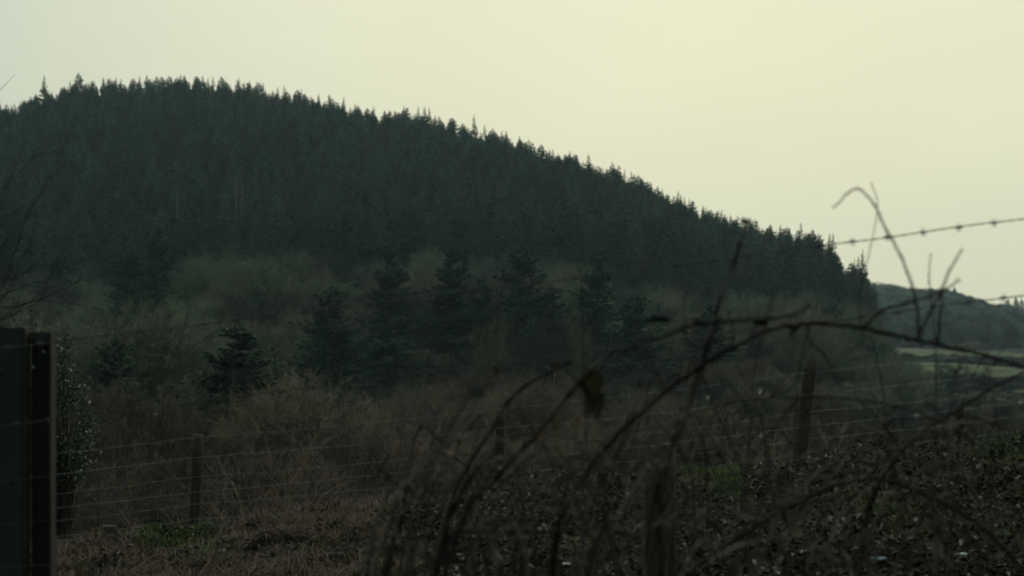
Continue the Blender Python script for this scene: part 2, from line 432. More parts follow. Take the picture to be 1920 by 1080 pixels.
near_seg = [normalise(bare_parts(5, 5, 360+i, stems=7, lev=(6, 7, 8), twig=.006)[0], 5.0) for i in range(4)]
fork_seg = [normalise(bare_parts(10, 8, 320+i, stems=2, lev=(7, 6, 7, 6), twig=0.016)[0], 10.0) for i in range(4)]
tree_seg = [dome_parts(10, 10, 340+i, lobes=3+i, limbs=300, twigs=15, tr=.017, upr=.35) for i in range(4)]
shrub_me = [[mesh_np('scrub_shape', *prisms(s, 3), [m]) for s in shrub_seg] for m in m_twig]
near_me = [[mesh_np('thicket_shape', *prisms(s, 3), [m]) for s in near_seg] for m in m_twig]
tree_me = [[mesh_np('bare_tree_shape', *prisms(s, 3), [m]) for s in tree_seg] for m in m_twig]

KN = ['straw-brown', 'reddish-brown', 'mossy grey-green', 'dark']
def clear_of(x, y, lst, r): return all((x-a)**2+(y-b)**2 > r*r for a, b in lst)
# large wild conifers of the valley come first: (px, top y, foot y, depth, width)
mids = [(730, 462, 705, 196, 4.6, 'tall dark fir with feathery tiers, leftmost of the valley row', 0),
        (846, 450, 700, 200, 4.0, 'tall layered fir with a thick bare trunk, second of the valley row', 1),
        (985, 455, 690, 205, 4.9, 'bushy broad-topped fir with twin peaks in the middle of the valley row', 2),
        (1124, 472, 690, 208, 4.4, 'rounded dark fir right of the grey-green bush in the valley row', 0),
        (622, 532, 705, 180, 4.4, 'lower dark conifer standing left of the tall fir row', 2),
        (1035, 530, 690, 190, 3.6, 'smaller olive conifer between the broad fir and the rounded fir', 1),
        (1188, 545, 700, 185, 3.9, 'olive conifer at the right end of the valley fir row', 2),
        (905, 515, 690, 205, 3.6, 'olive-brown conifer half hidden right of the layered fir', 0),
        (1330, 560, 680, 190, 3.4, 'small dark conifer behind the bramble arch', 1),
        (292, 420, 560, 268, 5.0, 'broad dark spruce standing forward of the forest on the left slope', 0),
        (240, 468, 560, 262, 4.2, 'shorter dark spruce left of the broad forward spruce', 2),
        (452, 600, 790, 92, 3.5, 'dark ivy-clad tree with pale forked stems in the left scrub', 1),
        (214, 628, 735, 98, 2.3, 'dark green bushy conifer with upswept shoots near the left post', 2)]
mid_shapes = []
for i in range(3):
    tr, fo = conifer_parts(20, 5.3, [4.5, 6.0, 3.5][i], 0.46, 0.50, 10, 400+i, droop=[.22, .1, .02][i], shape=[.85, .8, .62][i], gaps=.22, tier=.4, per=5.5)
    mid_shapes.append((mesh_np('fir_trunk', tr[0], tr[1], [m_bark]), mesh_np('fir_crown', fo[0], fo[1], [m_needle_mid])))
occupied = []
for (px, ty, by, d, wd, lb, si) in mids:
    x = (px-960)/F*d; z0 = ground(x, d); H = (HOR-ty)/F*d-z0
    r_ = empty('fir_tree', (x, d, z0-0.2), lb, 'tree', 'dark conifers scattered through the valley scrub')
    s = H/20.0; sw = wd/4.1; r_.scale = (sw, sw, s); r_.rotation_euler[2] = px
    link('trunk', mid_shapes[si][0], r_); link('crown', mid_shapes[si][1], r_)
    occupied.append((x, d))

# valley scrub, nearest first, about 290 plants
sr = random.Random(11); placed = []
bands = [(22, 36, 2.3, 0.62, 3), (36, 60, 3.8, .8, None), (60, 110, 6.6, 1.0, None), (110, 200, 8.2, 1.15, None)]
for (d0, d1, sp, sc_, kindf) in bands:
    tries = 0; local = []
    while tries < 2600:
        tries += 1
        d = math.sqrt(sr.uniform(d0*d0, d1*d1)); u = sr.uniform(-130, 2050); x = (u-960)/F*d
        if d > 95 and u > 1690: continue
        if not clear_of(x, d, local, sp) or not clear_of(x, d, occupied, 3.0): continue
        local.append((x, d)); placed.append((x, d, u, sc_))
print('SCRUB', len(placed))
for (x, d, u, sc_) in placed:
    nzv = noise.noise(Vector((x*0.035+5, d*0.02, 2)))+sr.uniform(-.25, .25)
    if d < 50: k_ = 3 if sr.random() < .7 else (1 if sr.random() < .7 else 0)
    elif nzv > 0.1: k_ = 1
    elif nzv > -0.3: k_ = 0
    else: k_ = 2
    if k_ == 2 and d < 110: k_ = 1
    if d >= 36 and sr.random() < .25: k_ = 3
    z = ground(x, d)
    # top of the scrub as seen from the bank
    topy = lin(u, [0, 300, 600, 900, 1300, 1700, 2000], [700, 690, 700, 715, 690, 705, 700]) if d > 60 else lin(d, [24, 60], [850, 770])
    H = (HOR-topy)/F*d-z if d < 60 else sr.uniform(4.6, 5.8); H = max(2.6, min(H, 7.5))*sr.choice((.62, .8, .95, 1.0, 1.12))
    if d > 110: H = max(H, 4.6)*sr.uniform(.75, 1.15)
    o = link('scrub_bush', (near_me if d < 50 else shrub_me)[k_][sr.randrange(4)]); s = H/5.0
    w = s*sr.uniform(1.0, 1.35)*(1.15 if d < 60 else 1.0)
    w *= sr.uniform(.8, 1.15); o.location = (x, d, z-0.1); o.scale = (w, w, s); o.rotation_euler = (0, 0, sr.random()*6.28)
    side = 'left' if u < 640 else ('middle' if u < 1280 else 'right')
    if d < 36: zn = 'just behind the far wire fence'
    elif d < 60: zn = 'in the near valley below the fence'
    elif d < 110: zn = 'in the open valley scrub'
    else: zn = 'around the feet of the valley firs'
    tag(o, 'bare %s bush %s, %s third' % (KN[k_], zn, side), 'bush', 'bare %s bushes %s, %s' % (KN[k_], zn, side))

# broadleaf trees on the lower hill slope
slope = []; tries = 0
while tries < 5000 and len(slope) < 230:
    tries += 1
    d = sr.uniform(200, 348); u = sr.uniform(-160, 1700); x = (u-960)/F*d
    if d > base_d(u)+2: continue
    if not clear_of(x, d, [(a, b) for a, b, *_ in slope], 8.8) or not clear_of(x, d, occupied, 4.0): continue
    slope.append((x, d, u))
for (x, d, u) in slope:
    nzv = noise.noise(Vector((x*0.02, d*0.02, 5)))+sr.uniform(-.2, .2)
    k_ = 1 if nzv > .25 else (2 if nzv < .12 else 0)
    if sr.random() < .2: k_ = 3
    H = sr.uniform(5.5, 11.5)
    o = link('bare_tree', tree_me[k_][sr.randrange(4)]); s = H/10
    o.location = (x, d, ground(x, d)-.2); ws = s*sr.uniform(.85, 1.45); o.scale = (ws, ws, s); o.rotation_euler = (0, 0, sr.random()*6.28)
    side = 'left' if u < 600 else ('middle' if u < 1150 else 'right')
    zn = 'high against the foot of the plantation' if d > 270 else 'low on the hill slope above the firs'
    tag(o, 'round-crowned bare %s tree %s, %s part' % (KN[k_], zn, side), 'tree', 'bare %s trees %s, %s' % (KN[k_], zn, side))

ug = []
for i in range(5200):
    d = 45+(345-45)*sr.random()**.8; u = sr.uniform(-150, 2000); x = (u-960)/F*d
    ug.append((x, d, ground(x, d)+bump(x, d, d)-.1, sr.uniform(.14, .34)*(1 if d < 120 else 1.7), sr.random()*6.28, sr.randrange(4)))
stuff_scatter('undergrowth', ug, [shrub_me[0][0], shrub_me[3][1], shrub_me[1][2], shrub_me[3][3]], 'low dead bracken and bramble filling the ground between the bushes', 'undergrowth')
# special broadleaf trees
def special(px, ty, d, k_, lb, m=None, si=0, w=1.0, name='bare_tree', fork=False):
    x = (px-960)/F*d; z0 = ground(x, d); H = (HOR-ty)/F*d-z0
    seg = (fork_seg if k_ == 3 or fork else tree_seg)[si]; big = seg[:, 6] > 0.045
    r_ = empty(name, (x, d, z0-.1), lb, 'tree'); r_.scale = (H/10*w, H/10*w, H/10)
    link('trunk', mesh_np('trunk', *prisms(seg[big], 5), [m or m_twig[k_]]), r_)
    link('crown', mesh_np('crown', *prisms(seg[~big], 3), [m_twig[k_]]), r_)
special(1022, 585, 150, 3, 'slender birch with a pale white trunk below the fir row', m_pale, 1, .6, 'birch_tree')
special(445, 655, 88, 3, 'bare tree with two pale stems in front of the ivy-clad tree', m_pale, 2, .5)
special(1065, 478, 225, 2, 'rounded grey-green bushy tree between the two right-hand firs', None, 0, .75)
special(520, 455, 262, 2, 'wide domed pale mossy tree at the foot of the plantation', None, 3, 1.5)
special(410, 448, 268, 2, 'upright mossy tree left of the wide domed tree', None, 2, .9)
special(1010, 680, 100, 0, 'rounded pale-brown bush behind the bramble leaves', None, 1, 1.1)
special(240, 540, 150, 2, 'broad green-grey tree filling the left middle slope', None, 0, 1.5)
special(1805, 668, 330, 3, 'dark spreading bare tree standing in the bright field', None, 3, 1.2)
special(575, 668, 82, 0, 'large straw-brown bush right of the ivy-clad tree, its upright shoots fanning out', None, 1, 1.3)

special(925, 585, 160, 0, 'thin bare tree in front of the gap right of the layered fir', None, 1, .4, fork=True)
special(1078, 590, 158, 0, 'thin bare tree just right of the white-trunked birch', None, 2, .45, fork=True)
special(300, 660, 84, 0, 'wide low straw-brown dome bush left of the ivy-clad tree', None, 3, 1.5)
# dead pale trunks in the plantation edge
for px, ty, by, d in [(442, 330, 385, 352), (453, 326, 392, 352), (333, 350, 380, 352), (763, 400, 470, 338)]:
    a = P(px, by, d); b = P(px+1, ty, d); g0 = Vector((a.x, d, ground(a.x, d)))
    me = mesh_np('dead_trunk', *tube([g0, a.lerp(g0, .5), a, b], [.12, .11, .09, .03], 6), [m_pale if px < 700 else m_bark])
    o = link('dead_tree_trunk', me)
    tag(o, {442: 'pale dead trunk, left one of a close pair in the forest edge', 453: 'pale dead trunk, right one of a close pair in the forest edge',
            333: 'faint pale dead stem left of the pair in the forest edge', 763: 'bare brown trunk in a dark gap of the forest edge'}[px], 'dead tree')

# ================================================================== far right: fields, hedges, wooded ridge
m_field = mat('pasture_grass', (0.055, 0.078, 0.040), (0.13, 0.14, 0.072), rough=1, spec=.05, scale=.10, rnd=0)
def field(name, corners):
    n = 14; V = []; Fq = []
    for i in range(n+1):
        for j in range(n+1):
            s, t = i/n, j/n
            a = Vector(corners[0]).lerp(Vector(corners[1]), s); b = Vector(corners[3]).lerp(Vector(corners[2]), s)
            p = a.lerp(b, t); V.append((p.x, p.y, max(ground(p.x, p.y)+bump(p.x, p.y, p.y), ground(p.x, p.y))+0.5))
    for i in range(n):
        for j in range(n):
            a = i*(n+1)+j; Fq.append((a, a+n+1, a+n+2, a+1))
    tag(link(name, mesh_np(name, np.array(V), np.array(Fq), [m_field], smooth=True)), kind='structure')
def gp(u, d): return ((u-960)/F*d, d, 0)
field('field', [gp(1660, 560), gp(1960, 520), gp(1960, 560), gp(1650, 640)])
field('field_lower', [gp(1700, 420), gp(2000, 400), gp(2000, 455), gp(1700, 500)])
field('field_close', [gp(1690, 270), gp(2000, 290), gp(2000, 335), gp(1700, 352)])
hd = random.Random(5)
far_pts = []
for i in range(1500):
    d = hd.uniform(655, 1190); u = hd.uniform(1590, 2080); x = (u-960)/F*d
    far_pts.append((x, d, ground(x, d)-.3, hd.uniform(.75, 1.25), hd.random()*6.28, hd.randrange(4)))
stuff_scatter('far_woodland', far_pts, tree_me[3][:2]+tree_me[2][:2], 'bare woodland covering the far low ridge at the right', 'woodland')
hedges = []
for (dl, u0, u1, step) in [(385, 1680, 2000, 9), (372, 1660, 2000, 10), (512, 1690, 2000, 9), (500, 1660, 2000, 9), (645, 1640, 1990, 9), (262, 1690, 2040, 11), (250, 1680, 2040, 11)]:
    u = u0
    while u < u1:
        d = dl+hd.uniform(-5, 5)-(u-1700)*0.06; x = (u-960)/F*d
        hedges.append((x, d, ground(x, d)-.2, hd.uniform(.35, .65)*(0.62 if dl < 300 else .7), hd.random()*6.28, hd.randrange(4))); u += step*hd.uniform(.6, 1.3)
for h in hedges:
    o = link('hedge_bush', tree_me[0 if hd.random() < .4 else 3][h[5]]); o.location = h[:3]; o.rotation_euler = (0, 0, h[4]); o.scale = (h[3]*1.3, h[3]*1.3, h[3])
    fr = 'nearest' if h[1] < 300 else ('middle' if h[1] < 450 else 'farthest')
    tag(o, 'small dark bush in the %s hedge line between the pale green fields' % fr, 'bush', 'bushes of the %s field hedge' % fr)
for px, ty in [(1905, 556), (1890, 562), (1916, 560), (1790, 538)]:
    d = 1120; x = (px-960)/F*d; z0 = ground(x, d); H = (HOR-ty)/F*d-z0; s = max(H, 8)/21
    o = link('spruce_tree', hill_meshes[px % 7]); o.location = (x, d, z0); o.scale = (s*1.5, s*1.5, s)
    tag(o, {1905: 'tallest of the little conifers on the far right ridge', 1890: 'small conifer left of the tallest on the far right ridge',
            1916: 'small conifer at the photo edge on the far right ridge', 1790: 'single small conifer on the hump of the far ridge'}[px], 'tree')

# ================================================================== the bank: litter, dead grass, moss
def bz(x, y): return ground(x, y)+bump(x, y, math.hypot(x, y))
def green_band(a, b):
    u = 960+F*a/b; w_ = 30*noise.noise(Vector((b*4, a*2, 3)))
    return (1285+w_ < u < 1395+w_*1.5 and b > 11.6+.8*noise.noise(Vector((a*3, 1, 2)))) or (245 < u < 430 and b > 13.35)
def scatter_xy(n, seed, umin=-60, umax=1990, d0=5.0, d1=14.3):
    g = np.random.default_rng(seed); d = d0+(d1-d0)*g.random(n)**0.8; u = g.uniform(umin, umax, n); x = (u-960)/F*d
    z = np.array([bz(a, b) for a, b in zip(x, d)]); return g, x, d, z
def leafmat(name, cols, rough=0.85, spec=.12):
    m = bpy.data.materials.new(name); m.use_nodes = True; n = m.node_tree.nodes; l = m.node_tree.links
    b = n['Principled BSDF']; b.inputs['Roughness'].default_value = rough; b.inputs['Specular IOR Level'].default_value = spec
    ge = n.new('ShaderNodeNewGeometry'); cr = n.new('ShaderNodeValToRGB'); cr.color_ramp.interpolation = 'CONSTANT'
    l.new(ge.outputs['Random Per Island'], cr.inputs[0]); e = cr.color_ramp.elements
    for i, c in enumerate(cols):
        q = e[i] if i < 2 else e.new(i/len(cols)); q.position = i/len(cols); q.color = (*c, 1)
    l.new(cr.outputs[0], b.inputs['Base Color']); return m
m_litter = leafmat('fallen_leaves', [(0.042, 0.033, 0.023), (0.055, 0.043, 0.030), (0.085, 0.068, 0.050), (0.036, 0.036, 0.026), (0.026, 0.024, 0.019), (0.21, 0.20, 0.17), (0.06, 0.048, 0.033), (0.032, 0.026, 0.018), (0.05, 0.04, 0.028)])
m_dead = leafmat('dead_grass', [(0.060, 0.048, 0.031), (0.034, 0.028, 0.020), (0.12, 0.098, 0.068), (0.042, 0.034, 0.024)])
m_moss = leafmat('moss_and_grass', [(0.060, 0.095, 0.026), (0.085, 0.125, 0.034), (0.040, 0.065, 0.02), (0.11, 0.14, 0.045)])
# curled leaves: two quads folded on the mid rib
g, x, y, z = scatter_xy(60000, 21)
keep = np.array([(noise.noise(Vector((a_*2.1, b_*1.3, 55)))+.6 > q_) and not (a_ > 0 and green_band(a_, b_)) for a_, b_, q_ in zip(x, y, g.uniform(0, .5, len(x)))]); x, y, z = x[keep], y[keep], z[keep]
n = len(x); a = g.uniform(0, 6.28, n); sz = g.uniform(.010, .032, n)
dx = np.stack([np.cos(a), np.sin(a), g.uniform(-.5, .7, n)], 1); dy = np.stack([-np.sin(a), np.cos(a), g.uniform(-.3, .3, n)], 1)
c = np.stack([x, y, z+g.uniform(-.005, .035, n)], 1); up = np.array([[0, 0, 1.]])
cu = g.uniform(.1, .8, n)[:, None]; s = sz[:, None]
V = np.stack([c-dx*s, c-dx*s*.2+dy*s*.6+up*s*cu, c+dx*s*.5+dy*s*.45+up*s*cu, c+dx*s*1.1, c+dx*s*.5-dy*s*.45+up*s*cu, c-dx*s*.2-dy*s*.6+up*s*cu], 1).reshape(-1, 3)
b0 = np.arange(n)[:, None]*6
me = mesh_np('leaf_litter', V, [np.concatenate([b0+np.array([[0, 3, 2, 1]]), b0+np.array([[0, 5, 4, 3]])])], [m_litter])
tag(link('leaf_litter', me), 'brown curled dead leaves and bracken littering the near bank', 'leaf litter', kind='stuff')
def blades(name, n, seed, h0, h1, w, m, mask, label, cat, flop=.8, up_=1.0, **kw):
    g, x, y, z = scatter_xy(n, seed, **kw)
    keep = np.array([mask(a_, b_) for a_, b_ in zip(x, y)]); x, y, z = x[keep], y[keep], z[keep]; n = len(x)
    a = g.uniform(0, 6.28, n); h = g.uniform(h0, h1, n); fl = g.uniform(.15, flop, n)
    d = np.stack([np.cos(a), np.sin(a), 0*a], 1); sd_ = np.stack([-np.sin(a), np.cos(a), 0*a], 1)*w
    p0 = np.stack([x, y, z-.01], 1); p1 = p0+d*(h*fl*.45)[:, None]; p1[:, 2] += h*.6*(1.15-fl*.5)*up_
    p2 = p1+d*(h*fl*.9)[:, None]; p2[:, 2] += h*(.45-fl*.6)*up_
    V = np.stack([p0-sd_, p0+sd_, p1+sd_*.8, p1-sd_*.8, p2], 1).reshape(-1, 3); b0 = np.arange(n)[:, None]*5
    me = mesh_np(name, V, [b0+np.array([[0, 1, 2, 3]]), b0+np.array([[3, 2, 4]])], [m])
    tag(link(name, me), label, cat, kind='stuff')
blades('dead_grass', 90000, 22, .06, .17, .0026, m_dead, lambda a, b: (not green_band(a, b)) and noise.noise(Vector((a*.9, b*.7, 3)))+(.45 if a < -.8 else (-.12 if b > 9.5 else -.8)) > 0,
       'matted pale-brown dead grass lying over the near bank', 'dead grass', flop=1.3, up_=.45)
tg = np.random.default_rng(77); Vb = []; mi = []
for i in range(1400):
    d = tg.uniform(5.2, 14.2)
    if d < 9 and i % 4: d += 4.8
    u = tg.uniform(-40, 1980) if i % 3 else tg.uniform(100, 760); x0 = (u-960)/F*d; z0 = bz(x0, d); gr = noise.noise(Vector((x0*1.2, d, 12))) > (.3 if u > 1200 else .5)
    if green_band(x0, d): continue
    hh = tg.uniform(.05, .15)*(1.9 if u < 760 else 1); dirn = tg.uniform(0, 6.28); hh = hh if tg.random() > .15 else hh*1.5
    for j in range(55):
        a = dirn+tg.normal(0, .8); f = tg.uniform(.6, 1.6); l_ = hh*tg.uniform(.6, 1.2); bx = x0+tg.normal(0, .035); by = d+tg.normal(0, .035)
        dv = np.array([math.cos(a), math.sin(a), 0]); sdv = np.array([-math.sin(a), math.cos(a), 0])*tg.uniform(.0018, .0034)
        p0 = np.array([bx, by, z0-.02]); p1 = p0+dv*l_*.45*f+np.array([0, 0, l_*tg.uniform(.15, .5)]); p2 = p0+dv*l_*1.1*f+np.array([0, 0, l_*tg.uniform(-.05, .4)])
        Vb += [p0-sdv, p0+sdv, p1+sdv*.8, p1-sdv*.8, p2]; mi.append(1 if gr else 0)
Vb = np.array(Vb); b0 = np.arange(len(mi))[:, None]*5
m_straw = leafmat('straw_tufts', [(0.085, 0.062, 0.040), (0.045, 0.034, 0.023), (0.15, 0.118, 0.080), (0.030, 0.023, 0.016), (0.06, 0.045, 0.030)])
me = mesh_np('grass_tufts', Vb, [b0+np.array([[0, 1, 2, 3]]), b0+np.array([[3, 2, 4]])], [m_straw, m_moss], mi+mi)
tag(link('grass_tufts', me), 'straw-coloured and green tufts of rough grass on the bank', 'grass', kind='stuff')
def moss_mask(a, b):
    u = 960+F*a/b
    if green_band(a, b) and u > 1000: return True
    if 245 < u < 430 and b > 13.35: return True
    if u > 1820 and b > 11.8: return noise.noise(Vector((a*2, b*2, 1))) > -.2
    return noise.noise(Vector((a*1.3, b*1.1, 31))) > (.36 if u > 1250 else .6)
blades('green_grass', 170000, 23, .04, .10, .004, m_moss, moss_mask, 'patches of bright moss and short green grass on the bank crest', 'grass', flop=.9)

# ================================================================== far wire fence
m_post = mat('weathered_post_wood', (0.022, 0.018, 0.013), (0.05, 0.04, 0.027), rough=.9, scale=9, rnd=.15, bump=.4)
m_wire = mat('galvanised_wire', (0.14, 0.15, 0.145), (0.26, 0.275, 0.26), rough=.5, scale=30, rnd=.1, spec=.6)
m_rust = mat('rusty_wire', (0.035, 0.04, 0.037), (0.06, 0.06, 0.053), rough=.7, scale=20, rnd=.1)
def rough_post(p0, p1, r, k=10, seed=0, flat=False):
    n = 9; V = []; g = random.Random(seed)
    for i in range(n):
        t = i/(n-1); c = Vector(p0).lerp(Vector(p1), t); rr_ = r*(1.04-.1*t)*(1+.04*g.uniform(-1, 1))
        for j in range(k):
            an = 2*math.pi*j/k; q = rr_*(1+.07*noise.noise(Vector((j*.9, t*2+seed, seed))))
            V.append((c.x+math.cos(an)*q, c.y+math.sin(an)*q, c.z+(0.012*noise.noise(Vector((j*1., seed, 3))) if i == n-1 else 0)))
    Fq = [[i*k+j, i*k+(j+1) % k, (i+1)*k+(j+1) % k, (i+1)*k+j] for i in range(n-1) for j in range(k)]
    V.append((p1[0], p1[1], p1[2]-.005)); top = len(V)-1
    Ft_ = [[(n-1)*k+j, (n-1)*k+(j+1) % k, top] for j in range(k)]
    return np.array(V), [np.array(Fq), np.array(Ft_)]
fence = empty('wire_fence', (0, 14.5, fence_z(0)), 'stock fence of round wooden posts and thin wires along the crest of the bank', 'fence')
def at_fence(u, y_, dd=14.5): return P(u, y_, dd)
def child(name, me, par):
    o = link(name, me, par); o.matrix_parent_inverse = Matrix.Translation(-par.location); return o
for (ub, yb, ut, yt, w, lb) in [(362, 1050, 371, 815, .055, None), (934, 990, 939, 768, .05, None), (1493, 925, 1521, 672, .07, 'thick dark post leaning to the right'),
                                (2075, 860, 2080, 610, .055, None), (-210, 1110, -205, 875, .055, None)]:
    V, Fs = rough_post(at_fence(ub, yb), at_fence(ut, yt), w, seed=ub)
    o = child('post', mesh_np('fence_post', V, Fs, [m_post], smooth=False), fence)
    if lb: o['label'] = lb
U4 = [-210, 370, 938, 1505, 2080]
wires = [(880, 820, 767, 700, 632, True), (917, 857, 803, 740, 672, True), (952, 893, 838, 773, 706, False), (982, 922, 864, 800, 733, False),
         (1006, 945, 888, 824, 757, False), (1034, 973, 915, 850, 782, False), (1057, 996, 938, 872, 803, False), (1076, 1015, 957, 889, 820, False)]
for wi, w in enumerate(wires):
    pts = []
    for i in range(4):
        for j in range(14):
            t = j/14; u = U4[i]+(U4[i+1]-U4[i])*t; yy = w[i]+(w[i+1]-w[i])*t+(4+wi % 3*2)*4*t*(1-t)*.8+.8*math.sin(u*.05+wi)
            pts.append(at_fence(u, yy, 14.5-.06))
    pts.append(at_fence(U4[4], w[4], 14.44))
    parts = [tube(pts, [.0016]*len(pts), 4)]
    if w[5]:
        bs = []; 
        for i in range(1, len(pts)-1):
            for q in (0.0, .5):
                p = pts[i].lerp(pts[i+1], q)
                for s_ in (-1, 1):
                    bs.append([*(p-Vector((.006*s_, 0, .012))), *(p+Vector((.006*s_, 0, .012))), .0013, .0010])
        parts.append(prisms(bs, 3))
    V, Fs, _ = join(*parts)
    child('barbed_wire' if w[5] else 'wire', mesh_np('wire', V, Fs, [m_wire]), fence)
fu = -200
while fu < 2060:
    def yw(k__, u): return float(np.interp(u, U4, wires[k__][:5]))+4
    if int(fu) % 3 != 0:
        pts = [at_fence(fu+2*math.sin(fu), yw(2, fu), 14.43), at_fence(fu, (yw(2, fu)+yw(7, fu))/2, 14.43), at_fence(fu+2*math.cos(fu), yw(7, fu), 14.43)]
        child('stay_wire', mesh_np('stay_wire', *tube(pts, [.0011]*3, 3), [m_wire]), fence)
    fu += 56.5
# short stump post and a farther dim post
V, Fs = rough_post(P(207, 1075, 13.7), P(206, 986, 13.7), .075, seed=5)
tag(link('stump_post', mesh_np('stump', V, Fs, [m_post])), 'short sawn-off wooden post stub left of the first fence post', 'post')
V, Fs = rough_post(P(1805, 880, 19), P(1800, 765, 19), .06, seed=8)
tag(link('leaning_stake', mesh_np('stake', V, Fs, [m_post])), 'thin dark stake beyond the fence below the green fields', 'post')
# broken post in the brambles
bp = P(1240, 1100, 5.0); bpt = P(1238, 836, 5.0); gb = Vector((bp.x, bp.y, bz(bp.x, bp.y)-.1))
par = empty('split_post', gb, 'old split wooden post standing short among the brambles', 'post')
for dxp, wv, tp, sd_ in [(-.032, .024, 0.0, 1), (.027, .028, .008, 2), (.0, .018, -.06, 3)]:
    V, Fs = rough_post((gb.x+dxp, gb.y+(.02 if sd_ == 3 else 0), gb.z), (bpt.x+dxp, bpt.y+(.02 if sd_ == 3 else 0), bpt.z+tp), wv, 8, seed=sd_)
    child('post_half', mesh_np('post_half', V, Fs, [m_post]), par)

# ================================================================== near barbed wires and the big post
def near_d(u): return 4.85-0.45*u/1920
near = empty('barbed_wire_fence', (0, 4.6, -1.8), 'near blurred barbed wire fence whose top strand crosses the sky at right', 'fence')
for wi, (y0, y1, barbed) in enumerate([(653, 410, True), (798, 553, True), (903, 690, False), (985, 812, False), (1066, 925, False)]):
    pts = []
    for i in range(61):
        u = -260+i*(2500/60); t = u/1920; pts.append(P(u, y0+(y1-y0)*t+7*math.sin(math.pi*t)*.6+1.2*math.sin(u*.02+wi), near_d(u)))
    if barbed:
        parts = []
        for ph in (0, math.pi):
            q = catmull(pts, 8); off = [p+Vector((0, math.cos(i*.9+ph), math.sin(i*.9+ph)))*.0017 for i, p in enumerate(q)]
            parts.append(tube(off, [.00115]*len(off), 4))
        bs = []; u = -230+wi*17
        while u < 2100:
            p = P(u, y0+(y1-y0)*u/1920+7*math.sin(math.pi*u/1920)*.6, near_d(u))
            bs.append([*(p-Vector((.012, 0, 0))), *(p+Vector((.012, 0, 0))), .0032, .0032])
            for s_ in (-1, 1):
                bs.append([*(p+Vector((.006*s_, -.002, -.014))), *(p+Vector((-.006*s_, .002, .014))), .0016, .0007])
            u += lin(u, [0, 1920], [61, 67])
        parts.append(prisms(bs, 4))
        V, Fs, _ = join(*parts)
        child('barbed_wire', mesh_np('barbed_strand', V, Fs, [m_rust]), near)
    else:
        child('wire', mesh_np('plain_strand', *tube(pts, [.0011]*len(pts), 5), [m_rust]), near)

m_board = mat('tarred_board', (0.013, 0.018, 0.017), (0.022, 0.028, 0.026), rough=.8, scale=6, rnd=0, bump=.3)
m_rim = mat('worn_board_edge', (0.026, 0.025, 0.016), (0.042, 0.040, 0.026), rough=.8, scale=14, rnd=0)
m_dark = mat('recess_black', (0.006, 0.007, 0.008), (0.012, 0.013, 0.014), rough=.7, scale=5, rnd=0)  # near-black tone for the channel back and the hole discs
def box_v(x0, x1, y0, y1, z0, z1, bev=.003):
    import bmesh
    bm = bmesh.new(); bmesh.ops.create_cube(bm, size=1)
    for v in bm.verts: v.co = Vector(((x0+x1)/2+v.co.x*(x1-x0), (y0+y1)/2+v.co.y*(y1-y0), (z0+z1)/2+v.co.z*(z1-z0)))
    bmesh.ops.bevel(bm, geom=bm.edges[:], offset=bev, segments=2, affect='EDGES')
    me = bpy.data.meshes.new('box'); bm.to_mesh(me); bm.free(); return me
def X(u, d=4.9): return (u-960)/F*d
def Zz(y_, d=4.9): return (HOR-y_)/F*d
gpst = empty('channel_post', (X(40), 4.95, -2.2), 'big dark post of board and recessed channel filling the left edge', 'post')
def cb(name, x0, x1, y0, y1, z0, z1, m):
    me = box_v(x0, x1, y0, y1, z0, z1); me.materials.append(m); return child(name, me, gpst)
face = cb('face_board', X(-60), X(43), 4.905, 4.945, -2.3, Zz(614), m_board)
cb('edge_strip', X(43.6), X(47.5), 4.90, 4.955, -2.3, Zz(615), m_rim)
cb('channel_back', X(48), X(88), 4.957, 5.0, -2.3, Zz(624), m_dark)
cb('channel_cap', X(48.5), X(90), 4.93, 4.954, Zz(642), Zz(623), m_board)
cb('edge_strip', X(91), X(94.5), 4.905, 4.954, -2.3, Zz(620), m_rim)
for (uu, vv) in [(20, 681), (4, 705), (22, 905)]:
    p = P(uu, vv, 4.9); ring = [Vector((p.x+math.cos(a_)*.006, 4.9035, p.z+math.sin(a_)*.009)) for a_ in np.linspace(0, 6.283, 12, endpoint=False)]
    V = np.array([tuple(q) for q in ring]+[(q.x, 4.9055, q.z) for q in ring]); F1 = [[j, (j+1) % 12, 12+(j+1) % 12, 12+j] for j in range(12)]
    hole = mesh_np('bolt_hole_disc', V, [np.array(F1), np.array([list(range(12))])], [m_dark])  # dark-coloured disc laid on the board, standing in for a shaded bolt hole
    o = child('bolt_hole', hole, gpst)

# ================================================================== brambles
m_cane = mat('bramble_cane', (0.010, 0.007, 0.007), (0.026, 0.017, 0.015), rough=.75, scale=25, rnd=.2, spec=.15)
m_cane_l = mat('dry_cane', (0.07, 0.06, 0.048), (0.14, 0.12, 0.10), rough=.8, scale=20, rnd=.2)
m_cane_b = mat('brown_shoot', (0.024, 0.017, 0.012), (0.042, 0.030, 0.020), rough=.7, scale=20, rnd=.2)
m_leaf_g = mat('bramble_leaf_green', (0.030, 0.034, 0.016), (0.055, 0.056, 0.026), rough=.85, spec=.1, scale=30, rnd=.3)
m_leaf_o = mat('bramble_leaf_orange', (0.22, 0.08, 0.02), (0.20, 0.13, 0.03), rough=.6, scale=25, rnd=.1)
m_leaf_r = mat('bramble_leaf_red', (0.06, 0.028, 0.02), (0.10, 0.036, 0.025), rough=.6, scale=25, rnd=.1)
m_leaf_y = mat('bramble_leaf_yellow', (0.06, 0.065, 0.02), (0.10, 0.10, 0.03), rough=.6, scale=25, rnd=.1)
br = random.Random(17)
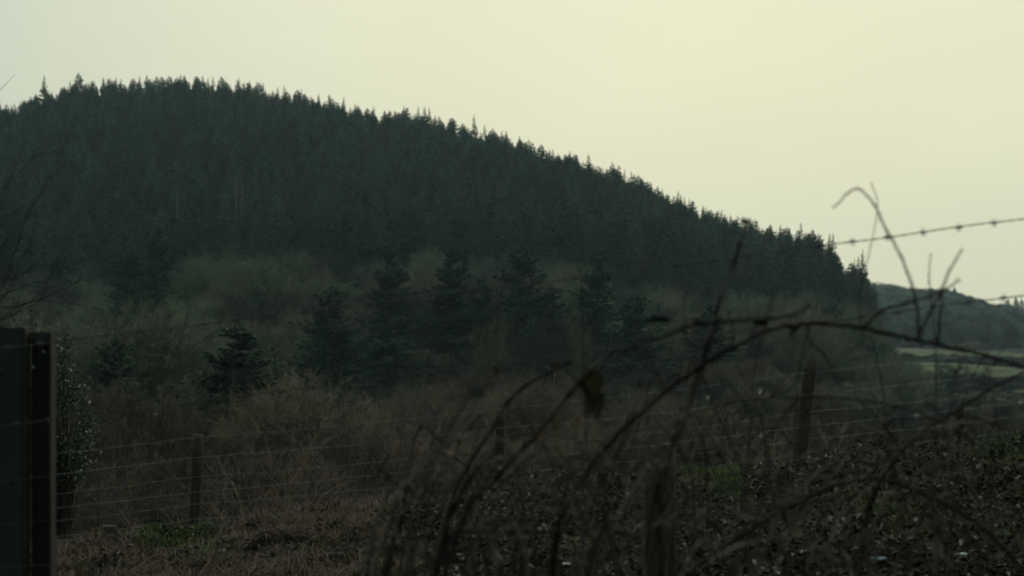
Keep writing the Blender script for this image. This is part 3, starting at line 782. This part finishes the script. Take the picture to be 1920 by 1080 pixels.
def cane_mesh(pts, r0, r1, m, thorns=True):
    q = catmull(pts, 7); n = len(q)
    q = [p+Vector((br.gauss(0, 1), br.gauss(0, 1), br.gauss(0, 1)))*r0*.25 for p in q]
    rad_ = [(r0+(r1-r0)*i/(n-1))*(1.0+(.32 if i % 7 == 0 else 0)+br.uniform(-.06, .06)) for i in range(n)]
    parts = [tube(q, rad_, 6)]
    if thorns:
        th = []
        for i in range(0, n-1):
            for _ in range(2):
                p = q[i].lerp(q[i+1], br.random()); v = Vector((br.gauss(0, 1), br.gauss(0, 1), br.gauss(-.3, 1))).normalized()
                th.append([*p, *(p+v*(rad_[i]+.006)), rad_[i]*.45, .0003])
        parts.append(prisms(th, 3))
    V, Fs, _ = join(*parts); return mesh_np('cane', V, Fs, [m], smooth=True)
def leaf_mesh(size, m, seed):
    g = random.Random(seed); n = 9; V = []; 
    for i in range(n+1):
        t = i/n; w = math.sin(math.pi*min(1, t*1.02+.02))**.75*(1-t*.25)*.42*size*(1 if i % 2 else .86)
        y_ = t*size; dz = -.25*size*t*t
        V += [(-w, y_, dz+w*.35), (0, y_+.01*size, dz), (w, y_, dz+w*.35)]
    Fq = []
    for i in range(n):
        a = i*3; Fq += [(a, a+1, a+4, a+3), (a+1, a+2, a+5, a+4)]
    return mesh_np('leaf', np.array(V), np.array(Fq), [m], smooth=True)
m_leaf_b = mat('withered_leaf', (0.05, 0.032, 0.02), (0.10, 0.065, 0.04), rough=.8, scale=30, rnd=.3)
LM = {'b': leaf_mesh(.034, m_leaf_b, 6), 'g': leaf_mesh(.05, m_leaf_g, 1), 'o': leaf_mesh(.032, m_leaf_o, 2), 'r': leaf_mesh(.04, m_leaf_r, 3), 'y': leaf_mesh(.04, m_leaf_y, 4)}
def cane(name, path, d, r0, r1, label, m=None, dd=0.0, subs=(), leaves=(), foot=True, group=None, thorns=True):
    """path in photo pixels at depth d..d+dd, rooted in the bank"""
    n = len(path); pts = []
    for i, (u, v) in enumerate(path):
        dep = d+dd*i/(n-1)+.05*math.sin(i*1.7+u); pts.append(P(u, v, dep))
    if foot:
        p = pts[0]; gz_ = p.z-bz(p.x, p.y); sl_ = (p.x-pts[1].x)/max(.02, pts[1].z-p.z); dxl = max(-.75, min(.75, sl_*gz_*.8+br.uniform(-.12, .12))); g0 = Vector((p.x+dxl, p.y+br.uniform(-.1, .3), 0)); g0.z = bz(g0.x, g0.y)-.03
        if p.z-g0.z > .1: pts = [g0, g0.lerp(p, .55)+Vector((-dxl*.12, .03, 0))]+pts
    r_ = empty(name, pts[0], label, 'bramble', group)
    child('stem', cane_mesh(pts, r0, r1, m or m_cane, thorns), r_)
    for (sp, rs, off) in subs:
        sps = [P(u, v, d+dd*.5+off*i/len(sp)) for i, (u, v) in enumerate(sp)]
        child('side_shoot', cane_mesh(sps, rs, rs*.45, m or m_cane, thorns), r_)
    for (u, v, kd, rx, rz, s) in leaves:
        o = child('leaf', LM[kd], r_); o.location = P(u, v, d+dd*.5-.02); o.rotation_euler = (R(rx), R(br.uniform(-30, 30)), R(rz)); o.scale = (s, s, s)
    return r_
GB = 'arching bramble canes in front of the bank'
cane('bramble_cane', [(1040, 1040), (1058, 960), (1085, 905), (1140, 835), (1190, 785), (1250, 730), (1285, 707), (1330, 676), (1380, 648), (1430, 622), (1480, 612), (1540, 607), (1600, 612), (1660, 625), (1722, 638), (1800, 655), (1870, 672), (1960, 700)],
     3.0, .0062, .0042, 'thickest bramble cane making the long high arch across the right half', dd=.3,
     subs=[([(1250, 728), (1235, 705), (1205, 684)], .0035, .05), ([(1372, 650), (1374, 620), (1366, 585)], .003, .1),
           ([(1722, 636), (1720, 590), (1712, 540), (1690, 482), (1662, 430), (1640, 385), (1613, 355), (1590, 362), (1562, 390)], .0034, .25),
           ([(1722, 636), (1740, 592), (1763, 550), (1780, 510), (1802, 468)], .0036, .2), ([(1620, 614), (1652, 584), (1700, 568), (1740, 556), (1765, 545), (1800, 525)], .0042, .1),
           ([(1759, 645), (1762, 600), (1768, 548)], .0036, -.1), ([(1400, 640), (1420, 608), (1445, 596)], .003, .1),
           ([(1340, 672), (1300, 678), (1290, 700)], .0025, .05), ([(1512, 612), (1520, 640), (1545, 665), (1570, 700)], .003, -.1)],
     leaves=[(1440, 610, 'r', 20, 110, 1.0), (1505, 612, 'g', -30, 60, .8)])
cane('bramble_cane', [(860, 1000), (900, 930), (935, 890), (985, 838), (1030, 785), (1068, 738), (1100, 702), (1145, 664), (1190, 650), (1250, 628), (1292, 612), (1340, 604), (1400, 600), (1450, 597), (1490, 588), (1520, 572)],
     2.9, .0050, .0028, 'bramble cane arching just above the thickest one, with dark green leaves', dd=-.1,
     subs=[([(1345, 602), (1330, 640), (1318, 690), (1285, 790), (1270, 830)], .0034, .1), ([(1280, 612), (1290, 640), (1316, 652)], .0022, .05),
           ([(1285, 612), (1281, 575), (1286, 548)], .0022, .05), ([(1440, 596), (1448, 560), (1455, 530)], .0022, .05)],
     leaves=[(1100, 688, 'g', -60, 200, 1.25), (1124, 700, 'g', -50, 130, 1.2), (1086, 712, 'g', -60, 225, 1.0), (1112, 735, 'g', -80, 190, 1.0), (1085, 700, 'g', -40, 250, 1.1), (1135, 735, 'g', -60, 120, 1.2),
             (1262, 605, 'g', 10, 80, 1.2), (1280, 602, 'g', 0, 280, 1.1), (1118, 756, 'r', -70, 160, .7)])
cane('bramble_cane', [(833, 1010), (850, 958), (868, 920), (898, 878), (932, 842)], 2.95, .0046, .0040, 'short broken dark cane rising left of the coloured leaves',
     leaves=[(1014, 815, 'o', -60, 200, .55), (1010, 820, 'r', -60, 140, .5), (1036, 765, 'o', -50, 210, .5), (1045, 782, 'y', -60, 170, .8)],
     subs=[([(898, 878), (940, 835), (985, 815), (1012, 812), (1035, 775), (1045, 765)], .0022, -.05)])
cane('bramble_cane', [(838, 985), (872, 885), (925, 800), (950, 758), (985, 724), (1032, 697), (1075, 676)], 3.3, .0045, .003, 'thin cane crossing left of the dark green leaves')
cane('bramble_cane', [(1255, 1100), (1290, 1072), (1380, 1008), (1478, 952), (1575, 907), (1640, 897), (1700, 913), (1770, 942), (1845, 990), (1890, 1035), (1940, 1100)], 3.1, .0056, .0044,
     'low bramble arch sweeping over the litter at the lower right', dd=.3,
     subs=[([(1500, 945), (1560, 932), (1620, 925)], .003, .1), ([(1740, 930), (1745, 970), (1775, 1020), (1800, 1070)], .003, -.1), ([(1655, 900), (1630, 960), (1622, 1020), (1610, 1075)], .003, .1)])
cane('bramble_cane', [(1600, 1090), (1622, 985), (1635, 935), (1665, 880), (1700, 835), (1745, 800), (1800, 765), (1860, 728), (1940, 690)], 3.3, .0050, .0034,
     'cane slanting from the low arch up to the right edge', subs=[([(1665, 880), (1655, 900), (1640, 920)], .003, .1), ([(1690, 845), (1660, 800), (1620, 760), (1600, 735)], .0028, .1), ([(1780, 775), (1850, 790), (1930, 822)], .0025, .1)])
cane('bramble_cane', [(1210, 1060), (1235, 905), (1262, 840), (1275, 792), (1340, 764), (1420, 749), (1500, 745), (1590, 748), (1680, 762), (1760, 790), (1830, 830)], 3.6, .0036, .002,
     'thin flat arch passing in front of the leaning fence post', subs=[([(1440, 748), (1480, 700), (1512, 660), (1530, 620)], .002, .1), ([(1500, 745), (1470, 780), (1430, 830), (1385, 905)], .002, .1)])
cane('brown_shoot', [(1250, 880), (1272, 810), (1300, 725), (1326, 645), (1338, 600), (1352, 560), (1374, 500), (1388, 455), (1403, 420)], 3.2, .0046, .0034, 'thick brown woolly shoot tip standing up beside the skyline', m=m_cane_b,
     leaves=[(1400, 425, 'g', 60, 10, .6), (1398, 440, 'g', 60, 300, .6)])
cane('dry_cane', [(735, 958), (780, 932), (815, 893), (838, 860), (862, 820), (900, 778)], 3.3, .0052, .0036, 'pale dry broken cane leaning right in the lower middle', m=m_cane_l, thorns=False,
     subs=[([(824, 888), (818, 870), (812, 845)], .003, .05)])
cane('bramble_cane', [(728, 1060), (748, 1000), (762, 920), (770, 860), (780, 815), (790, 800), (800, 802), (840, 838)], 3.4, .0042, .0022, 'hooked dark cane with a bent tip left of the pale dry cane')
cane('bramble_cane', [(835, 1090), (846, 1010), (868, 995), (960, 998), (1060, 994), (1130, 988), (1200, 1010)], 3.0, .0044, .003, 'cane running level near the bottom middle')
cane('dry_cane', [(990, 1090), (984, 1040), (976, 1005), (962, 980)], 3.0, .0048, .0032, 'short pale broken stalk at the bottom middle', m=m_cane_l, thorns=False)
cane('dry_cane', [(1200, 880), (1192, 830), (1184, 790)], 3.1, .0036, .003, 'upright pale dry stalk just left of the split post', m=m_cane_l, thorns=False)
cane('dry_cane', [(1625, 1000), (1590, 890), (1560, 850), (1530, 792)], 3.6, .0028, .002, 'pale slanting stalk beside the leaning fence post', m=m_cane_l, thorns=False)
cane('dry_cane', [(1775, 900), (1790, 720), (1798, 685), (1815, 658), (1836, 645)], 3.5, .0026, .0016, 'thin pale hooked stalk in front of the fields', m=m_cane_l, thorns=False)
cane('bramble_cane', [(1650, 700), (1620, 630), (1612, 600), (1614, 540), (1645, 400), (1634, 342)], 3.7, .0016, .001, 'very thin upright shoot reaching highest into the sky')
cane('brown_shoot', [(1755, 700), (1746, 560), (1742, 520), (1746, 474)], 3.9, .0018, .0012, 'faint thin upright shoot left of the forked shoots', m=m_cane_b)
cane('bramble_cane', [(1100, 820), (1090, 540), (1082, 500), (1060, 460), (1034, 430)], 3.9, .0014, .001, 'faint thin shoot crossing the fir row', m=m_cane_b)
# tangle low in the middle and right
tk = random.Random(31)
for i in range(52):
    u0 = tk.uniform(690, 1330) if i < 34 else tk.uniform(1330, 1980); dv = tk.uniform(2.9, 5.0); v0 = 1100; up_ = tk.uniform(90, 330) if u0 < 1330 else tk.uniform(60, 330)
    lean = tk.uniform(-170, 240); pth = []
    for j in range(6):
        t = j/5; pth.append((u0+lean*t*t+tk.uniform(-9, 9), v0-up_*math.sin(t*tk.uniform(1.4, 2.1))))
    mm = tk.choice([m_cane, m_cane, m_cane_b, m_cane_b, m_cane_l] if i % 2 else [m_cane, m_cane_b])
    side = 'around the split post' if 1120 < u0 < 1330 else ('in the bottom middle tangle' if u0 < 1330 else 'over the bank at lower right')
    nmz = {m_cane: 'dark', m_cane_b: 'brown', m_cane_l: 'pale dry'}[mm]
    cane('tangled_stem', pth, dv, tk.uniform(.0024, .0046), .0018, 'thin %s stem %s' % (nmz, side), m=mm, group='thin %s stems %s' % (nmz, side), thorns=i % 3 == 0)
for i in range(10):
    u0 = tk.uniform(1290, 1900); v0 = tk.uniform(780, 1000); dv = tk.uniform(3.2, 4.4); h = tk.uniform(120, 260); ln = tk.uniform(-110, 110)
    pth = [(u0+ln*t*t, v0-h*t) for t in (0, .3, .6, .8, 1)]
    cane('tangled_stem', pth, dv, tk.uniform(.002, .0036), .0012, 'thin dark stem crossing the right half of the fence', m=tk.choice([m_cane, m_cane_b]), group='thin dark stems across the right half', thorns=False)

for i in range(92):
    u0 = tk.uniform(680, 1900); dv = tk.uniform(2.6, 4.2); v0 = tk.uniform(960, 1110); span = tk.uniform(90, 420)*tk.choice((-1, 1, 1)); hgt = tk.uniform(70, 330)
    if u0+span > 1990 or u0+span < 640: span *= -.6
    nn_ = 8; ph = tk.uniform(.5, 1.0)
    pth = [(u0+span*t+tk.gauss(0, 5), v0-hgt*math.sin(math.pi*t*ph)*(1 if t < .95 else .97)+tk.gauss(0, 4)) for t in [j/(nn_-1) for j in range(nn_)]]
    mm = tk.choice([m_cane_b, m_cane_b, m_cane, m_cane_l, m_cane_b]); r0_ = tk.uniform(.0014, .0032)
    q = pth[tk.randrange(2, 6)]; sx = tk.choice((-1, 1)); ln_ = tk.uniform(40, 110)
    q2 = pth[tk.randrange(2, 7)]
    subs = [([q, (q[0]+sx*ln_*.4, q[1]-ln_*.5), (q[0]+sx*ln_*.6, q[1]-ln_)], r0_*.6, .05), ([q2, (q2[0]-sx*ln_*.5, q2[1]+ln_*.3), (q2[0]-sx*ln_*.7, q2[1]+ln_*.8)], r0_*.5, -.05)]
    lv = [(pth[j][0]+tk.uniform(-6, 6), pth[j][1]+tk.uniform(0, 8), 'b', tk.uniform(-90, 0), tk.uniform(0, 360), tk.uniform(.35, .8)) for j in tk.sample(range(1, 7), tk.choice((0, 0, 1, 2)))]
    um = u0+span*.5; side = 'around the split post' if 1130 < um < 1340 else ('in the middle tangle' if um < 1340 else 'over the right half of the bank')
    nmz = {m_cane: 'dark', m_cane_b: 'brown', m_cane_l: 'pale dry'}[mm]
    cane('arching_stem', pth, dv, r0_, r0_*.45, 'thin arching %s stem %s' % (nmz, side), m=mm, subs=subs, leaves=lv, group='thin arching %s stems %s' % (nmz, side), thorns=False)

# ================================================================== water drops hanging on the stems and wires
m_drop = bpy.data.materials.new('water_drop'); m_drop.use_nodes = True
bd = m_drop.node_tree.nodes['Principled BSDF']; bd.inputs['Base Color'].default_value = (.75, .85, .82, 1); bd.inputs['Roughness'].default_value = .12
bd.inputs['Transmission Weight'].default_value = .55; bd.inputs['IOR'].default_value = 1.33
vn = []; k = 8
for i in range(7):
    t = i/6; rr_ = math.sin(math.pi*t)**.8*.0034*(1-.35*t); zz = t*.0095
    vn += [(math.cos(2*math.pi*j/k)*rr_, math.sin(2*math.pi*j/k)*rr_, zz-.0095) for j in range(k)]
Fq = [[i*k+j, i*k+(j+1) % k, (i+1)*k+(j+1) % k, (i+1)*k+j] for i in range(6) for j in range(k)]
dme = mesh_np('drop', np.array(vn), np.array(Fq), [m_drop], smooth=True)
for (u, v, d, lb) in [(1327, 743, 3.6, 'water drop left of the pair above the flat thin arch'), (1426, 731, 3.6, 'water drop right of the pair above the flat thin arch'),
                      (1428, 814, 3.6, 'water drop below the flat thin arch'), (1718, 777, 3.3, 'water drop beside the slanting cane'), (1914, 752, 3.3, 'water drop at the right edge'),
                      (292, 777, 4.8, 'water drop under the near wire at left'), (938, 875, 3.4, 'bright water drop on the middle fence post'), (62, 688, 4.8, 'lower bright drop in the dark post recess'),
                      (81, 659, 4.8, 'upper bright drop in the dark post recess'), (683, 736, 4.7, 'water drop under the near wire in the middle')]:
    o = link('water_drop', dme); o.location = P(u, v-2, d); o.scale = (.8, .8, .8) if d > 4 else (1, 1, 1); tag(o, lb, 'water drop', 'water drops hanging on stems and wires')

# ================================================================== holly bush and bare tree at left
m_holly = mat('holly_leaf', (0.022, 0.038, 0.022), (0.045, 0.07, 0.04), rough=.45, scale=40, rnd=0, spec=.3, bump=.1)
hb = random.Random(41); hc = P(112, 760, 16.2); hg = Vector((hc.x, hc.y, ground(hc.x, hc.y)))
holly = empty('holly_bush', hg, 'glossy-leaved holly bush standing behind the fence right of the big post', 'bush')
segs = []; Lc = []; Lu = []; Lv = []
for i in range(85):
    tu = hb.uniform(15, 172); tv = hb.uniform(585, 880)
    lim = lin(tv, [585, 620, 660, 720, 780, 850, 885], [66, 125, 135, 158, 176, 172, 130])
    tu = min(tu, lim-hb.uniform(0, 14)) if hb.random() < .8 else lim-hb.uniform(0, 8)
    if tv < 612 and tu > 62: tv += 40
    tip = P(tu, tv, 16.2+hb.uniform(-.5, .5)); rt = hg+Vector((hb.uniform(-.1, .1), hb.uniform(-.1, .1), 0)); rt.z = hg.z+max(0, (tip.z-hg.z)*.35)
    midp = rt.lerp(tip, .5)+Vector((0, 0, .05)); segs += [[*hg, *rt, .02, .012], [*rt, *midp, .010, .007], [*midp, *tip, .007, .003]]
    for j in range(58):
        t = hb.random()**.6; p = (midp.lerp(tip, t))+Vector((hb.gauss(0, .055), hb.gauss(0, .07), hb.gauss(0, .055)))
        a = Vector((hb.gauss(0, 1), hb.gauss(0, 1), hb.gauss(.2, .8))).normalized(); b = a.cross(Vector((hb.gauss(0, 1), hb.gauss(0, 1), hb.gauss(0, 1)))).normalized()
        s = hb.uniform(.012, .024); Lc.append(tuple(p)); Lu.append(tuple(a*s)); Lv.append(tuple(b*s*.55))
def loc(v, o): return v-np.array(o)
V, Fq = prisms(segs, 4); link('stems', mesh_np('holly_stems', loc(V, hg), Fq, [m_bark]), holly)
c_, u_, v_ = map(np.array, (Lc, Lu, Lv)); n_ = np.cross(u_, v_); n_ /= np.linalg.norm(n_, axis=1, keepdims=True); q_ = np.linalg.norm(u_, axis=1, keepdims=True)*.35
V = np.stack([c_-u_, c_-u_*.3+v_+n_*q_, c_+u_*.4+v_*.9+n_*q_, c_+u_*1.1, c_+u_*.4-v_*.9+n_*q_, c_-u_*.3-v_+n_*q_], 1).reshape(-1, 3)
b0 = np.arange(len(c_))[:, None]*6
link('leaves', mesh_np('holly_leaves', loc(V, hg), [np.concatenate([b0+np.array([[0, 1, 2, 3]]), b0+np.array([[0, 3, 4, 5]])])], [m_holly]), holly)

bt = random.Random(43); tb = Vector((-7.6, 15.6, 0)); tb.z = ground(tb.x, tb.y)
tree = empty('bare_tree', tb, 'leafless tree at the left edge whose fine branches reach into the frame', 'tree')
tr_s = [[0, 0, -.2, .1, 0, 1.6, .11, .09], [.1, 0, 1.6, .2, .05, 3.2, .09, .07], [.2, .05, 3.2, .15, 0, 5.0, .07, .05], [.15, 0, 5.0, .3, 0, 7.0, .05, .02]]
link('trunk', mesh_np('trunk', *prisms(tr_s, 8), [m_bark]), tree)
bs = []
def twig(p, d, L_, r, dep):
    n = 7; q = p.copy()
    for i in range(n):
        d = (d+Vector((bt.gauss(0, .05), bt.gauss(0, .07), .055+bt.gauss(0, .05)))).normalized(); q2 = q+d*L_/n
        bs.append([*q, *q2, r*(1-.8*i/n)+.0012, r*(1-.8*(i+1)/n)+.0012]); 
        if dep < 3 and i > 0 and bt.random() < (.95 if dep == 0 else .6):
            s_ = bt.choice((-1, 1)); nd = (d+Vector((.25*bt.random(), bt.gauss(0, .5), s_*bt.uniform(.35, .7)))).normalized(); twig(q2, nd, L_*bt.uniform(.28, .5), r*.5, dep+1)
        q = q2
for (y0, u1, v1) in [(640, 20, 470), (660, 60, 470), (590, 30, 410), (680, 105, 540), (660, 40, 560), (520, 10, 330), (650, 90, 500), (620, 10, 440), (640, 75, 520), (600, 50, 380), (670, 30, 510)]:
    z0 = (HOR-y0)/F*15.6-tb.z-.25; a = Vector((.15, 0, max(.8, z0-.3))); b = Vector(((u1-960)/F*15.6-tb.x, bt.uniform(-.4, .3), (HOR-v1)/F*15.6-tb.z))
    dv = b-a; twig(a, (dv.normalized()-Vector((0, 0, .22))).normalized(), dv.length*.78, .011, 0)
a = Vector((.15, 0, (HOR-420)/F*15.6-tb.z)); b = Vector(((28-960)/F*15.6-tb.x, 0, (HOR-140)/F*15.6-tb.z)); dv = b-a
bs.append([*a, *(a+dv*.5+Vector((.1, 0, -.1))), .012, .008]); bs.append([*(a+dv*.5+Vector((.1, 0, -.1))), *b, .008, .0015])
link('branches', mesh_np('branches', *prisms(bs, 4), [m_twig[3]]), tree)

# small pale scraps in the litter
m_scrap = mat('white_scrap', (.45, .5, .5), (.6, .62, .6), rough=.5, scale=8, rnd=0)
m_scrapb = mat('blue_scrap', (.03, .08, .11), (.05, .11, .14), rough=.4, scale=8, rnd=0)
def scrap(px, py, d, s, m, lb):
    x = (px-960)/F*d; z = bz(x, d)+.03; n = 6; V = []
    for i in range(n):
        for j in range(n):
            V.append(((i/5-.5)*s+noise.noise(Vector((i, j, px)))*s*.25, (j/5-.5)*s*.8, s*.35*noise.noise(Vector((i*.8, j*.8, px+9)))))
    Fq = [(i*n+j, (i+1)*n+j, (i+1)*n+j+1, i*n+j+1) for i in range(n-1) for j in range(n-1)]
    o = link('crumpled_scrap', mesh_np('scrap', np.array(V), np.array(Fq), [m])); o.location = (x, d, z)
    so = o.modifiers.new('thickness', 'SOLIDIFY'); so.thickness = .002; tag(o, lb, 'litter')
def d_for(px, py):
    best = min(np.arange(6.5, 14, .05), key=lambda d_: abs((HOR-py)/F*d_-bz((px-960)/F*d_, d_))); return float(best)
scrap(1808, 1050, d_for(1808, 1050), .045, m_scrap, 'small white crumpled scrap in the leaf litter at the bottom right')
scrap(1645, 1052, d_for(1645, 1052), .10, m_scrapb, 'dull blue crumpled scrap in the litter near the bottom right')
scrap(1062, 1062, d_for(1062, 1062), .05, m_scrap, 'pale greenish-white scrap at the bottom middle')

# ================================================================== haze over the valley
import bmesh
bm = bmesh.new(); bmesh.ops.create_cube(bm, size=1)
for v in bm.verts: v.co = Vector((v.co.x*4700, v.co.y*4700, -60+(v.co.z+.5)*260))
me = bpy.data.meshes.new('haze'); bm.to_mesh(me); bm.free()
mh = bpy.data.materials.new('haze_air'); mh.use_nodes = True; nn = mh.node_tree.nodes; nn.clear()
ho = nn.new('ShaderNodeOutputMaterial'); pv = nn.new('ShaderNodeVolumePrincipled'); mh.node_tree.links.new(pv.outputs[0], ho.inputs['Volume'])
pv.inputs['Color'].default_value = (.58, .88, .97, 1); pv.inputs['Density'].default_value = 0.000155; pv.inputs['Anisotropy'].default_value = .5
me.materials.append(mh); tag(link('haze', me), kind='stuff')
